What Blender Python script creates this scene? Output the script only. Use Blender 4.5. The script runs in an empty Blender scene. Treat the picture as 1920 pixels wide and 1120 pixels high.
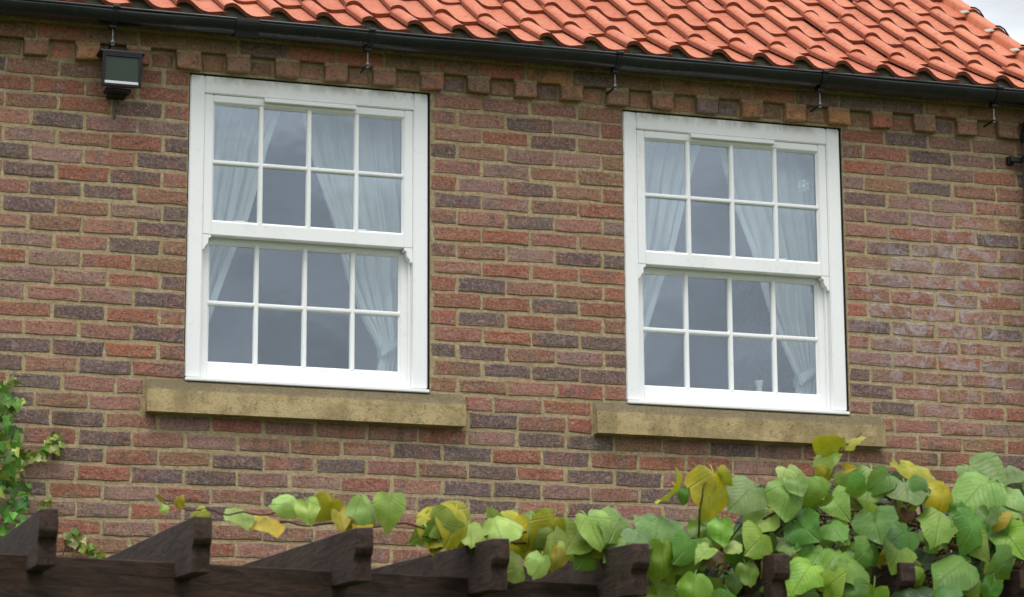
import bpy, bmesh, math, random
from mathutils import Vector, Matrix, noise as mnoise

random.seed(11)
R = math.radians
scene = bpy.context.scene
col = scene.collection

# ------------------------------------------------------------------ camera
CAM = Vector((-2.2953, -11.5535, 1.6543))
YAW, PIT, ROL, FPX = 0.31321, 0.21353, -0.00537, 5305.68
fwd = Vector((math.sin(YAW)*math.cos(PIT), math.cos(YAW)*math.cos(PIT), math.sin(PIT)))
rt0 = fwd.cross(Vector((0, 0, 1))).normalized()
up0 = rt0.cross(fwd)
rgt = rt0*math.cos(ROL) + up0*math.sin(ROL)
upv = -rt0*math.sin(ROL) + up0*math.cos(ROL)
cd = bpy.data.cameras.new('camera')
cd.sensor_width = 36.0
cd.lens = FPX/1920*36
cd.clip_start = 0.1
cd.clip_end = 2000
cd.dof.use_dof = True
cd.dof.focus_distance = 12.2
cd.dof.aperture_fstop = 9.0
cam = bpy.data.objects.new('camera', cd)
M = Matrix((rgt, upv, -fwd)).transposed().to_4x4()
M.translation = CAM
cam.matrix_world = M
col.objects.link(cam)
scene.camera = cam

def ray(px, py):
    return (fwd + rgt*((px-960)/FPX) + upv*((560-py)/FPX)).normalized()
def aty(px, py, y):
    d = ray(px, py); return CAM + d*((y-CAM.y)/d.y)
def atz(px, py, z):
    d = ray(px, py); return CAM + d*((z-CAM.z)/d.z)
def proj(P):
    d = Vector(P)-CAM; w = d.dot(fwd)
    return 960+FPX*d.dot(rgt)/w, 560-FPX*d.dot(upv)/w, FPX/w

# ------------------------------------------------------------------ light
SUN_EL, SUN_AZ = R(63), R(205)          # azimuth measured clockwise from +Y (north)
world = bpy.data.worlds.new('World')
scene.world = world
world.use_nodes = True
nt = world.node_tree
nt.nodes.clear()
wo = nt.nodes.new('ShaderNodeOutputWorld')
bg = nt.nodes.new('ShaderNodeBackground')
bg.inputs['Strength'].default_value = 0.11
sky = nt.nodes.new('ShaderNodeTexSky')
sky.sky_type = 'NISHITA'
sky.sun_disc = False
sky.sun_elevation = SUN_EL
sky.sun_rotation = SUN_AZ
sky.dust_density = 6.0
sky.air_density = 1.5
# overcast: an even layer of cloud, brighter towards the zenith
tc = nt.nodes.new('ShaderNodeTexCoord')
sep = nt.nodes.new('ShaderNodeSeparateXYZ')
nt.links.new(tc.outputs['Generated'], sep.inputs[0])
mr = nt.nodes.new('ShaderNodeMapRange')
mr.inputs['From Min'].default_value = 0.0
mr.inputs['From Max'].default_value = 1.0
mr.inputs['To Min'].default_value = 4.6
mr.inputs['To Max'].default_value = 16.5
nt.links.new(sep.outputs['Z'], mr.inputs['Value'])
cn = nt.nodes.new('ShaderNodeTexNoise')
cn.inputs['Scale'].default_value = 8.0
cn.inputs['Detail'].default_value = 5.0
mp = nt.nodes.new('ShaderNodeMapping')
mp.inputs['Scale'].default_value = (1, 1, 3)
nt.links.new(tc.outputs['Generated'], mp.inputs[0])
nt.links.new(mp.outputs[0], cn.inputs['Vector'])
cm = nt.nodes.new('ShaderNodeMapRange')
cm.inputs['From Min'].default_value = 0.3
cm.inputs['From Max'].default_value = 0.7
cm.inputs['To Min'].default_value = 0.70
cm.inputs['To Max'].default_value = 1.26
nt.links.new(cn.outputs['Fac'], cm.inputs['Value'])
mul = nt.nodes.new('ShaderNodeMath'); mul.operation = 'MULTIPLY'
nt.links.new(mr.outputs[0], mul.inputs[0]); nt.links.new(cm.outputs[0], mul.inputs[1])
tint = nt.nodes.new('ShaderNodeMix'); tint.data_type = 'RGBA'; tint.blend_type = 'MULTIPLY'
tint.inputs[0].default_value = 1.0
nt.links.new(mul.outputs[0], tint.inputs[6])
tint.inputs[7].default_value = (0.95, 0.985, 1.04, 1)
mixs = nt.nodes.new('ShaderNodeMix'); mixs.data_type = 'RGBA'
mixs.inputs[0].default_value = 0.88
nt.links.new(sky.outputs[0], mixs.inputs[6])
nt.links.new(tint.outputs[2], mixs.inputs[7])
nt.links.new(mixs.outputs[2], bg.inputs['Color'])
nt.links.new(bg.outputs[0], wo.inputs[0])

sl = bpy.data.lights.new('sun', 'SUN')
sl.energy = 1.35
sl.angle = R(28)
sl.color = (1.0, 0.97, 0.93)
sun = bpy.data.objects.new('sun', sl)
sd = Vector((math.sin(SUN_AZ)*math.cos(SUN_EL), math.cos(SUN_AZ)*math.cos(SUN_EL), math.sin(SUN_EL)))
sun.rotation_euler = sd.to_track_quat('Z', 'Y').to_euler()
sun.location = (0, -10, 20)
col.objects.link(sun)

scene.view_settings.view_transform = 'Standard'
scene.view_settings.look = 'None'
scene.view_settings.exposure = 0.36
scene.view_settings.gamma = 1.0
scene.render.engine = 'CYCLES'
scene.cycles.max_bounces = 8
scene.cycles.transparent_max_bounces = 16

# ------------------------------------------------------------------ material helpers
def srgb(r, g, b):
    f = lambda c: (c/255/12.92) if c/255 <= 0.04045 else ((c/255+0.055)/1.055)**2.4
    return (f(r), f(g), f(b), 1.0)

class NT:
    def __init__(s, name):
        s.m = bpy.data.materials.new(name); s.m.use_nodes = True
        s.t = s.m.node_tree; s.t.nodes.clear()
        s.out = s.n('ShaderNodeOutputMaterial')
    def n(s, typ, **kw):
        x = s.t.nodes.new(typ)
        for k, v in kw.items(): setattr(x, k, v)
        return x
    def l(s, a, b): s.t.links.new(a, b)
    def setin(s, sock, v):
        if hasattr(v, 'is_output') or isinstance(v, bpy.types.NodeSocket): s.l(v, sock)
        else: sock.default_value = v
    def noise(s, scale, detail=4, rough=0.55, vec=None, dist=0.0):
        x = s.n('ShaderNodeTexNoise'); x.inputs['Scale'].default_value = scale
        x.inputs['Detail'].default_value = detail; x.inputs['Roughness'].default_value = rough
        x.inputs['Distortion'].default_value = dist
        if vec is not None: s.l(vec, x.inputs['Vector'])
        return x.outputs['Fac']
    def ramp(s, fac, a, b, va=0.0, vb=1.0):
        x = s.n('ShaderNodeMapRange'); x.interpolation_type = 'SMOOTHSTEP'
        s.setin(x.inputs['Value'], fac)
        x.inputs['From Min'].default_value = a; x.inputs['From Max'].default_value = b
        x.inputs['To Min'].default_value = va; x.inputs['To Max'].default_value = vb
        return x.outputs[0]
    def mix(s, fac, a, b, mode='MIX'):
        x = s.n('ShaderNodeMix', data_type='RGBA', blend_type=mode)
        s.setin(x.inputs[0], fac); s.setin(x.inputs[6], a); s.setin(x.inputs[7], b)
        return x.outputs[2]
    def math(s, op, a, b=0.0):
        x = s.n('ShaderNodeMath', operation=op)
        s.setin(x.inputs[0], a); s.setin(x.inputs[1], b)
        return x.outputs[0]
    def pos(s, scale=None):
        g = s.n('ShaderNodeNewGeometry').outputs['Position']
        if scale is None: return g
        m = s.n('ShaderNodeMapping'); m.inputs['Scale'].default_value = scale
        s.l(g, m.inputs[0]); return m.outputs[0]
    def bump(s, h, strength=0.5, dist=0.01, prev=None):
        b = s.n('ShaderNodeBump'); b.inputs['Strength'].default_value = strength
        b.inputs['Distance'].default_value = dist
        s.l(h, b.inputs['Height'])
        if prev is not None: s.l(prev, b.inputs['Normal'])
        return b.outputs[0]
    def bsdf(s, color, rough=0.6, normal=None, metal=0.0, spec=0.5, link=True):
        p = s.n('ShaderNodeBsdfPrincipled')
        s.setin(p.inputs['Base Color'], color); s.setin(p.inputs['Roughness'], rough)
        s.setin(p.inputs['Metallic'], metal); s.setin(p.inputs['Specular IOR Level'], spec)
        if normal is not None: s.l(normal, p.inputs['Normal'])
        if link: s.l(p.outputs[0], s.out.inputs[0])
        return p

MORTAR = srgb(164, 146, 116)
def brick_mat(name, joined):
    t = NT(name)
    if joined:
        base = t.n('ShaderNodeVertexColor', layer_name='tint').outputs[0]
    else:
        base = t.n('ShaderNodeObjectInfo').outputs['Color']
    P = t.pos()
    streak = t.noise(26, 6, 0.78, t.pos((1, 1, 1.5)), 2.2)
    blot = t.noise(8, 3, 0.55, P, 0.8)
    fine = t.noise(85, 4, 0.85, P)
    med = t.noise(40, 5, 0.78, P, 1.0)
    c = t.mix(t.ramp(blot, 0.54, 0.66, 0, 0.6), base, srgb(126, 110, 104))
    c = t.mix(t.ramp(blot, 0.46, 0.36, 0, 0.45), c, srgb(162, 104, 84))
    c = t.mix(t.ramp(streak, 0.52, 0.66, 0, 0.55), c, srgb(90, 80, 82))
    c = t.mix(t.ramp(med, 0.50, 0.66, 0.0, 0.65), c, srgb(186, 156, 140))
    c = t.mix(t.ramp(med, 0.45, 0.33, 0.0, 0.5), c, srgb(110, 76, 66))
    c = t.mix(t.ramp(fine, 0.51, 0.66, 0.0, 0.6), c, srgb(190, 168, 150))
    c = t.mix(t.ramp(fine, 0.47, 0.34, 0.0, 0.75), c, srgb(70, 56, 54))
    # lime bloom and mortar smears
    sm = t.noise(16, 5, 0.7, t.pos((1, 1, 1.7)), 0.5)
    c = t.mix(t.ramp(sm, 0.56, 0.72, 0, 0.6), c, MORTAR)
    rim = t.n('ShaderNodeVertexColor', layer_name='rim').outputs[0]
    edge = t.math('ADD', rim, t.math('MULTIPLY', t.math('SUBTRACT', t.noise(75, 4, 0.7, P, 0.6), 0.5), 2.2))
    c = t.mix(t.ramp(edge, 0.20, -0.18, 0, 0.8), c, MORTAR)
    zs = t.n('ShaderNodeSeparateXYZ'); t.l(P, zs.inputs[0])
    sill_shade = t.math('MULTIPLY', t.ramp(zs.outputs[2], 3.30, 3.70, 0, 1), t.ramp(zs.outputs[2], 3.74, 3.70, 0, 1))
    sill_shade = t.math('MULTIPLY', sill_shade, t.ramp(t.noise(7, 4, 0.6, t.pos((1, 1, 0.12))), 0.48, 0.66, 0, 0.55))
    c = t.mix(sill_shade, c, srgb(84, 76, 66))  # streaky darkening below sill level, painted in for the sills' shadow
    # white efflorescence on the wall between the right window and the downpipe
    x = t.n('ShaderNodeSeparateXYZ'); t.l(P, x.inputs[0])
    dx = t.math('MULTIPLY', t.math('SUBTRACT', x.outputs[0], 3.55), 1.9)
    dz = t.math('MULTIPLY', t.math('SUBTRACT', x.outputs[2], 4.35), 1.9)
    d2 = t.math('ADD', t.math('MULTIPLY', dx, dx), t.math('MULTIPLY', dz, dz))
    eff = t.math('MULTIPLY', t.ramp(d2, 1.3, 0.0, 0, 1), t.ramp(t.noise(13, 6, 0.75, P, 0.9), 0.44, 0.64, 0, 0.85))
    c = t.mix(eff, c, srgb(190, 180, 182))
    h = t.math('ADD', t.math('MULTIPLY', streak, 1.0), t.math('MULTIPLY', med, 0.8))
    nrm = t.bump(h, 1.0, 0.012)
    t.bsdf(c, 0.9, nrm, spec=0.25)
    return t.m

def mortar_mat():
    t = NT('mortar')
    P = t.pos()
    n1 = t.noise(60, 6, 0.7, P); n2 = t.noise(5, 4, 0.6, P); n3 = t.noise(220, 4, 0.7, P)
    c = t.mix(t.ramp(n1, 0.3, 0.7), srgb(155, 138, 103), srgb(198, 180, 144))
    c = t.mix(t.ramp(n2, 0.45, 0.7, 0, 0.55), c, srgb(153, 138, 101))
    c = t.mix(t.ramp(n3, 0.50, 0.33, 0, 0.35), c, srgb(104, 96, 76))
    t.bsdf(c, 0.95, t.bump(t.math('ADD', n1, n3), 0.9, 0.006), spec=0.2)
    return t.m

def paint_mat(name='white_paint'):
    t = NT(name)
    P = t.pos()
    n1 = t.noise(3.5, 5, 0.6, t.pos((1, 1, 0.35))); n2 = t.noise(40, 5, 0.6, P)
    c = t.mix(t.ramp(n1, 0.45, 0.75, 0, 0.35), srgb(242, 243, 242), srgb(226, 229, 222))
    c = t.mix(t.ramp(n2, 0.58, 0.8, 0, 0.25), c, srgb(190, 190, 176))
    zp = t.n('ShaderNodeSeparateXYZ'); t.l(P, zp.inputs[0])
    gr = t.math('MULTIPLY', t.ramp(zp.outputs[2], 5.135, 5.188), t.ramp(t.noise(16, 6, 0.7, t.pos((1, 1, 0.5))), 0.36, 0.62, 0.05, 0.6))
    c = t.mix(gr, c, srgb(150, 152, 132))
    gr2 = t.math('MULTIPLY', t.ramp(n1, 0.5, 0.62), t.ramp(n2, 0.5, 0.66, 0, 0.12))
    c = t.mix(gr2, c, srgb(176, 174, 158))
    t.bsdf(c, 0.38, t.bump(t.noise(18, 3, 0.5, t.pos((1, 1, 0.2))), 0.12, 0.003), spec=0.45)
    return t.m

def stone_mat():
    t = NT('sandstone')
    P = t.pos()
    n1 = t.noise(7, 6, 0.65, P); n2 = t.noise(80, 5, 0.8, P); n3 = t.noise(24, 6, 0.75, P, 0.6)
    g = t.n('ShaderNodeSeparateXYZ'); t.l(P, g.inputs[0])
    c = t.mix(t.ramp(n1, 0.35, 0.65), srgb(188, 167, 124), srgb(150, 133, 96))
    c = t.mix(t.ramp(n3, 0.52, 0.70, 0, 0.6), c, srgb(96, 86, 60))
    # algae and grit, thickest on the weathered upper arris
    nz = t.n('ShaderNodeSeparateXYZ'); t.l(t.n('ShaderNodeNewGeometry').outputs['True Normal'], nz.inputs[0])
    up_ = t.ramp(nz.outputs[2], 0.2, 0.7)
    lich = t.math('MULTIPLY', up_, t.ramp(n2, 0.3, 0.6, 0.45, 1.0))
    c = t.mix(lich, c, srgb(96, 88, 70))
    c = t.mix(t.ramp(n2, 0.60, 0.72, 0, 0.55), c, srgb(220, 206, 164))
    c = t.mix(t.ramp(n2, 0.46, 0.32, 0, 0.7), c, srgb(84, 74, 44))
    t.bsdf(c, 0.92, t.bump(t.math('ADD', n2, n3), 0.7, 0.005), spec=0.2)
    return t.m

def tile_mat():
    t = NT('terracotta')
    oi = t.n('ShaderNodeObjectInfo')
    P = t.pos()
    n1 = t.noise(6, 4, 0.6, P); n2 = t.noise(95, 5, 0.8, P); n3 = t.noise(18, 6, 0.7, P, 0.5)
    c = t.mix(oi.outputs['Random'], srgb(176, 96, 68), srgb(194, 121, 90))
    c = t.mix(t.ramp(n1, 0.4, 0.7, 0, 0.6), c, srgb(184, 116, 90))
    c = t.mix(t.ramp(n2, 0.5, 0.75, 0, 0.45), c, srgb(204, 146, 118))
    c = t.mix(t.ramp(n2, 0.46, 0.30, 0, 0.7), c, srgb(140, 70, 50))
    n4 = t.noise(48, 5, 0.75, P, 0.6)
    c = t.mix(t.ramp(n4, 0.52, 0.70, 0, 0.5), c, srgb(206, 144, 114))
    c = t.mix(t.ramp(n4, 0.46, 0.32, 0, 0.5), c, srgb(140, 72, 52))
    c = t.mix(t.ramp(n3, 0.52, 0.70, 0, 0.6), c, srgb(116, 80, 64))
    t.bsdf(c, 0.75, t.bump(t.math('ADD', n2, n3), 0.35, 0.003), spec=0.3)
    return t.m

def simple(name, c, rough=0.6, metal=0.0, spec=0.5, nscale=30, namp=0.25, bump=0.2, dark=None):
    t = NT(name)
    P = t.pos()
    n1 = t.noise(nscale, 5, 0.65, P)
    d = dark if dark else (c[0]*0.55, c[1]*0.55, c[2]*0.55, 1)
    cc = t.mix(t.ramp(n1, 0.4, 0.75, 0, min(1, namp*2.5)), c, d)
    t.bsdf(cc, rough, t.bump(n1, bump, 0.003), metal, spec)
    return t.m

def wood_mat(name='stained_timber', sc=(16, 1.4, 16)):
    t = NT(name)
    P = t.pos(sc)
    n1 = t.noise(3, 6, 0.65, P, 0.8); n2 = t.noise(16, 4, 0.7, t.pos())
    c = t.mix(t.ramp(n1, 0.35, 0.7), srgb(66, 49, 40), srgb(36, 27, 23))
    c = t.mix(t.ramp(n2, 0.55, 0.8, 0, 0.5), c, srgb(84, 72, 60))
    n5 = t.noise(5, 5, 0.7, t.pos(), 0.5)
    c = t.mix(t.ramp(n5, 0.52, 0.72, 0, 0.4), c, srgb(78, 76, 56))
    t.bsdf(c, 0.85, t.bump(t.math('ADD', n1, t.math('MULTIPLY', n2, 0.25)), 0.9, 0.006), spec=0.3)
    return t.m

def glass_mat():
    t = NT('window_glass')
    lw = t.n('ShaderNodeLayerWeight'); lw.inputs['Blend'].default_value = 0.5
    f5 = t.math('POWER', lw.outputs['Facing'], 5.0)
    refl = t.math('ADD', t.math('MULTIPLY', f5, 0.82), 0.172)       # coated double glazing
    tr = t.n('ShaderNodeBsdfTransparent'); tr.inputs[0].default_value = (0.93, 0.96, 0.96, 1)
    gl = t.n('ShaderNodeBsdfGlossy'); gl.inputs['Roughness'].default_value = 0.01
    gl.inputs['Color'].default_value = (0.80, 0.89, 1.0, 1)
    wv = t.noise(5, 2, 0.5, t.pos())
    t.l(t.bump(wv, 0.04, 0.02), gl.inputs['Normal'])
    mx = t.n('ShaderNodeMixShader')
    t.l(refl, mx.inputs[0]); t.l(tr.outputs[0], mx.inputs[1]); t.l(gl.outputs[0], mx.inputs[2])
    t.l(mx.outputs[0], t.out.inputs[0])
    return t.m

def curtain_mat():
    t = NT('sheer_fabric')
    d = t.n('ShaderNodeBsdfDiffuse'); d.inputs[0].default_value = srgb(240, 244, 241)
    tl = t.n('ShaderNodeBsdfTranslucent'); tl.inputs[0].default_value = srgb(222, 230, 228)
    tr = t.n('ShaderNodeBsdfTransparent')
    m1 = t.n('ShaderNodeMixShader'); m1.inputs[0].default_value = 0.07
    t.l(d.outputs[0], m1.inputs[1]); t.l(tl.outputs[0], m1.inputs[2])
    w = t.noise(14, 3, 0.5, t.pos((1, 1, 0.15)))
    m2 = t.n('ShaderNodeMixShader'); t.l(t.ramp(w, 0.3, 0.7, 0.08, 0.26), m2.inputs[0])
    t.l(m1.outputs[0], m2.inputs[1]); t.l(tr.outputs[0], m2.inputs[2])
    t.l(m2.outputs[0], t.out.inputs[0])
    return t.m

def leaf_mat(name, sheen=0.45, veins=7.0, trans=0.3):
    t = NT(name)
    oi = t.n('ShaderNodeObjectInfo')
    oc = t.n('ShaderNodeTexCoord').outputs['Object']
    sp = t.n('ShaderNodeSeparateXYZ'); t.l(oc, sp.inputs[0])
    ax = t.math('ABSOLUTE', sp.outputs[0])
    ang = t.math('ARCTAN2', ax, t.math('ADD', sp.outputs[1], 0.02))
    v1 = t.math('ABSOLUTE', t.math('SINE', t.math('MULTIPLY', ang, veins/2)))
    v1 = t.ramp(v1, 0.0, 0.14, 1.0, 0.0)
    v2 = t.math('ABSOLUTE', t.math('SINE', t.math('MULTIPLY', t.math('SUBTRACT', sp.outputs[1], t.math('MULTIPLY', ax, 0.8)), 26)))
    v2 = t.ramp(v2, 0.0, 0.3, 0.32, 0.0)
    vein = t.math('MAXIMUM', v1, v2)
    n1 = t.noise(16, 4, 0.6, t.pos()); n2 = t.noise(60, 4, 0.7, t.pos())
    c = t.mix(t.ramp(n1, 0.40, 0.62, 0, 0.85), oi.outputs['Color'], t.mix(1.0, oi.outputs['Color'], (0.6, 0.72, 0.45, 1), 'MULTIPLY'))
    c = t.mix(t.math('MULTIPLY', vein, 0.5), c, t.mix(0.45, oi.outputs['Color'], (0.35, 0.42, 0.16, 1)))
    c = t.mix(t.ramp(n2, 0.62, 0.8, 0, 0.35), c, srgb(120, 96, 40))
    nrm = t.bump(t.math('SUBTRACT', t.math('MULTIPLY', n2, 0.25), vein), 0.6, 0.005)
    p = t.bsdf(c, 0.42, nrm, spec=sheen, link=False)
    tl = t.n('ShaderNodeBsdfTranslucent'); t.l(t.mix(0.5, c, (0.35, 0.4, 0.03, 1)), tl.inputs[0])
    mx = t.n('ShaderNodeMixShader'); mx.inputs[0].default_value = trans
    t.l(p.outputs[0], mx.inputs[1]); t.l(tl.outputs[0], mx.inputs[2])
    t.l(mx.outputs[0], t.out.inputs[0])
    return t.m

MT = dict(
    brick=brick_mat('brick_single', False), brickj=brick_mat('brick_joined', True), mortar=mortar_mat(),
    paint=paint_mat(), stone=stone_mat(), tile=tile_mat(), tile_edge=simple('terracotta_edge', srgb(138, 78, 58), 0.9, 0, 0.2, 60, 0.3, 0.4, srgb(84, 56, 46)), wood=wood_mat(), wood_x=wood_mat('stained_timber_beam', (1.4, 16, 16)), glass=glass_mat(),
    curtain=curtain_mat(), leaf=leaf_mat('vine_leaf', 0.4, 7.0, 0.25), ivy=leaf_mat('ivy_leaf', 0.4, 5.0, 0.25),
    gutter=simple('black_gutter_plastic', srgb(27, 29, 31), 0.26, 0, 0.5, 8, 0.25, 0.08, srgb(42, 46, 46)),
    pipe=simple('grey_pipe_plastic', srgb(62, 64, 64), 0.4, 0, 0.4, 8, 0.2, 0.05),
    black=simple('black_metal', srgb(26, 26, 27), 0.5, 0, 0.4, 40),
    steel=simple('galvanised_steel', srgb(150, 152, 152), 0.45, 0.7, 0.5, 60),
    plaster=simple('room_plaster', srgb(168, 162, 152), 0.9, 0, 0.2, 4, 0.1),
    bed=simple('eaves_mortar', srgb(106, 103, 88), 0.95, 0, 0.2, 45, 0.3, 0.8, srgb(62, 64, 52)),
    lampglass=simple('lamp_glass', srgb(62, 74, 66), 0.4, 0, 0.25, 6, 0.1, 0.0),
    reflector=simple('lamp_reflector', srgb(190, 192, 190), 0.3, 0.8, 0.5, 60, 0.1),
    gap=simple('dark_gap', srgb(30, 28, 27), 0.8, 0, 0.3, 60),
    ground=simple('lawn_soil', srgb(74, 82, 48), 0.95, 0, 0.1, 6, 0.3, 0.5),
    stem=simple('vine_stem', srgb(84, 60, 42), 0.85, 0, 0.2, 60, 0.3, 0.6),
    ceramic=simple('white_ceramic', srgb(226, 232, 226), 0.25, 0, 0.5, 10, 0.05, 0.0),
    tie=simple('curtain_tie_fabric', srgb(206, 216, 214), 0.9, 0, 0.1, 50, 0.2),
    lead=simple('verge_mortar', srgb(170, 164, 150), 0.9, 0, 0.2, 60, 0.2, 0.6),
)

# ------------------------------------------------------------------ object helpers
WL = {}                                   # world origin of every object
def place(o, parent, w):
    w = Vector(w)
    if parent is not None:
        o.parent = parent
        o.location = w - WL[parent.name]
    else:
        o.location = w
    col.objects.link(o)
    WL[o.name] = w
    return o
def tag(o, label=None, cat=None, group=None, kind=None):
    if label: o['label'] = label
    if cat: o['category'] = cat
    if group: o['group'] = group
    if kind: o['kind'] = kind
    return o
def empty(name, loc):
    o = bpy.data.objects.new(name, None)
    o.empty_display_size = 0.1
    return place(o, None, loc)

class MB:
    def __init__(s): s.v = []; s.f = []; s.c = []
    def add(s, vs, fs, colr=None):
        b = len(s.v); s.v += [Vector(x) for x in vs]; s.f += [tuple(i+b for i in f) for f in fs]
        if colr is not None: s.c += [colr]*len(vs)
    def box(s, a, b):
        x0, y0, z0 = a; x1, y1, z1 = b
        s.add([(x0,y0,z0),(x1,y0,z0),(x1,y1,z0),(x0,y1,z0),(x0,y0,z1),(x1,y0,z1),(x1,y1,z1),(x0,y1,z1)],
              [(3,2,1,0),(4,5,6,7),(0,1,5,4),(1,2,6,5),(2,3,7,6),(3,0,4,7)])
    def prism(s, prof, axis, a, b):
        """closed profile of 2-D points extruded along an axis ('x': points are (y,z); 'y': (x,z); 'z': (x,y))"""
        def mk(p, t):
            return {'x': (t, p[0], p[1]), 'y': (p[0], t, p[1]), 'z': (p[0], p[1], t)}[axis]
        n = len(prof)
        s.add([mk(p, a) for p in prof]+[mk(p, b) for p in prof],
              [(i, (i+1) % n, n+(i+1) % n, n+i) for i in range(n)]+[tuple(range(n-1, -1, -1)), tuple(range(n, 2*n))])
    def tube(s, pts, rad, n=8, caps=True):
        pts = [Vector(p) for p in pts]
        if not hasattr(rad, '__len__'): rad = [rad]*len(pts)
        rings = []
        ref = Vector((0.13, 0.31, 0.94)).normalized()
        for i, p in enumerate(pts):
            d = (pts[min(i+1, len(pts)-1)]-pts[max(i-1, 0)]).normalized()
            a = d.cross(ref)
            if a.length < 0.05: a = d.cross(Vector((1, 0, 0)))
            a.normalize(); b = d.cross(a)
            rings.append([p+(a*math.cos(2*math.pi*k/n)+b*math.sin(2*math.pi*k/n))*rad[i] for k in range(n)])
        vs = [v for r in rings for v in r]; fs = []
        for i in range(len(pts)-1):
            for k in range(n):
                fs.append((i*n+k, i*n+(k+1) % n, (i+1)*n+(k+1) % n, (i+1)*n+k))
        if caps: fs += [tuple(range(n-1, -1, -1)), tuple((len(pts)-1)*n+k for k in range(n))]
        s.add(vs, fs)
    def build(s, name, mat, parent=None, origin=None, bevel=0.0, smooth=False, seg=1, fixn=True):
        o0 = Vector(origin) if origin is not None else (WL[parent.name] if parent is not None else Vector((0, 0, 0)))
        me = bpy.data.meshes.new(name)
        me.from_pydata([tuple(v-o0) for v in s.v], [], s.f)
        if fixn or bevel:
            bm = bmesh.new(); bm.from_mesh(me)
            if bevel:
                bmesh.ops.remove_doubles(bm, verts=bm.verts, dist=1e-6)
                bmesh.ops.recalc_face_normals(bm, faces=bm.faces)
                bmesh.ops.bevel(bm, geom=[e for e in bm.edges if len(e.link_faces) == 2 and e.calc_face_angle(0) > 0.5],
                                offset=bevel, segments=seg, affect='EDGES', clamp_overlap=True)
            elif fixn:
                bmesh.ops.recalc_face_normals(bm, faces=bm.faces)
            bm.to_mesh(me); bm.free()
        if s.c and not bevel:
            ca = me.color_attributes.new('tint', 'FLOAT_COLOR', 'POINT')
            for i, c in enumerate(s.c): ca.data[i].color = c
        me.materials.append(mat)
        if smooth:
            for p in me.polygons: p.use_smooth = True
        o = bpy.data.objects.new(name, me)
        return place(o, parent, o0)

# ------------------------------------------------------------------ ground
g = MB(); S_ = 600
g.add([(-S_, -S_, 0), (S_, -S_, 0), (S_, S_, 0), (-S_, S_, 0)], [(0, 1, 2, 3)])
tag(g.build('ground', MT['ground']), kind='structure')

# ------------------------------------------------------------------ house
Z0 = 3.85                     # top of the stone sills
WW, WG = 1.0644, 0.9166       # window width, gap between windows
WX = [0.0, WW+WG]
WZ0, WZ1 = Z0-0.004, Z0+1.340
XL, XR = -1.75, 4.12          # ends of the wall
ZT = Z0 + 0.075*21            # top of the brickwork
house = empty('brick_house', (1.2, 0, 0))
tag(house, 'red brick house with terracotta pantile roof and two white sash windows', 'house')

# mortar body of the wall, with the two openings
m = MB()
yf, yb = 0.0035, 0.11
xs = [XL, WX[0]-0.0063, WX[0]+WW+0.0096, WX[1]-0.0063, WX[1]+WW+0.0096, XR]
for i in range(5):
    if i % 2 == 0:
        m.box((xs[i], yf, 0), (xs[i+1], yb, ZT))
    else:
        m.box((xs[i], yf, 0), (xs[i+1], yb, WZ0-0.004))
        m.box((xs[i], yf, WZ1+0.0066), (xs[i+1], yb, ZT))
m.box((XL, -0.031, Z0+0.075*19+0.012), (XR, yf-0.0004, ZT))
for k_ in range(-5, 23):
    xd = -0.6707+0.2178*k_
    if XL+0.06 < xd < XR-0.06: m.box((xd-0.052, -0.033, Z0+0.075*19-0.008), (xd+0.052, yf-0.0006, Z0+0.075*19+0.0118))        # bedding of the oversailing courses
wall = m.build('wall', MT['mortar'], house, fixn=False)

# individual bricks ---------------------------------------------------
BH = 0.0645
def brick_mesh(L, seed, depth=0.05):
    rnd = random.Random(seed)
    h = BH/2; l = L/2
    nx = max(1, round(L/0.07))
    out = []
    def j(a): return rnd.uniform(-a, a)
    for i in range(nx+1): out.append((-l+L*i/nx, -h))
    out.append((l, 0.0))
    for i in range(nx+1): out.append((l-L*i/nx, h))
    out.append((-l, 0.0))
    n = len(out)
    inn = []; fr = []; md = []; bk = []
    for (x, z) in out:
        ax, az = j(0.0042), j(0.0036)
        ex = 1 if abs(x) > l*0.98 else 0; ez = 1 if abs(z) > h*0.98 else 0
        md.append((x+ax, 0.0042+abs(j(0.001)), z+az))
        s = 0.0036+abs(j(0.0024))
        fr.append((x+ax-math.copysign(s, x)*ex, 0.0004+j(0.0010), z+az-math.copysign(s, z)*ez))
        inn.append((x-math.copysign(0.016, x)*ex, j(0.0014)-0.0004, z-math.copysign(0.014, z)*ez))
        bk.append((x+ax, depth, z+az))
    vs = inn+fr+md
    fs = [tuple(range(n))]
    rings_ = 2
    if depth > 0.06: vs += bk; rings_ = 3
    for a in range(rings_):
        for i in range(n): fs.append((a*n+i, a*n+n+i, a*n+n+(i+1) % n, a*n+(i+1) % n))
    rim = [1.0]*n+[0.0]*n+[(1.0 if depth > 0.06 else 0.0)]*(len(vs)-2*n)
    return vs, fs, rim
BM = {}
def get_brick(L, var, depth=0.05):
    key = (round(L, 3), var, depth)
    if key not in BM:
        vs, fs, rim = brick_mesh(key[0], int(key[0]*1000)*31+var*7+int(depth*1000), depth)
        me = bpy.data.meshes.new('brick')
        me.from_pydata(vs, [], fs)
        ca = me.color_attributes.new('rim', 'FLOAT_COLOR', 'POINT')
        for i_, v_ in enumerate(rim): ca.data[i_].color = (v_, v_, v_, 1)
        me.materials.append(MT['brick'])
        BM[key] = me
    return BM[key]

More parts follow.
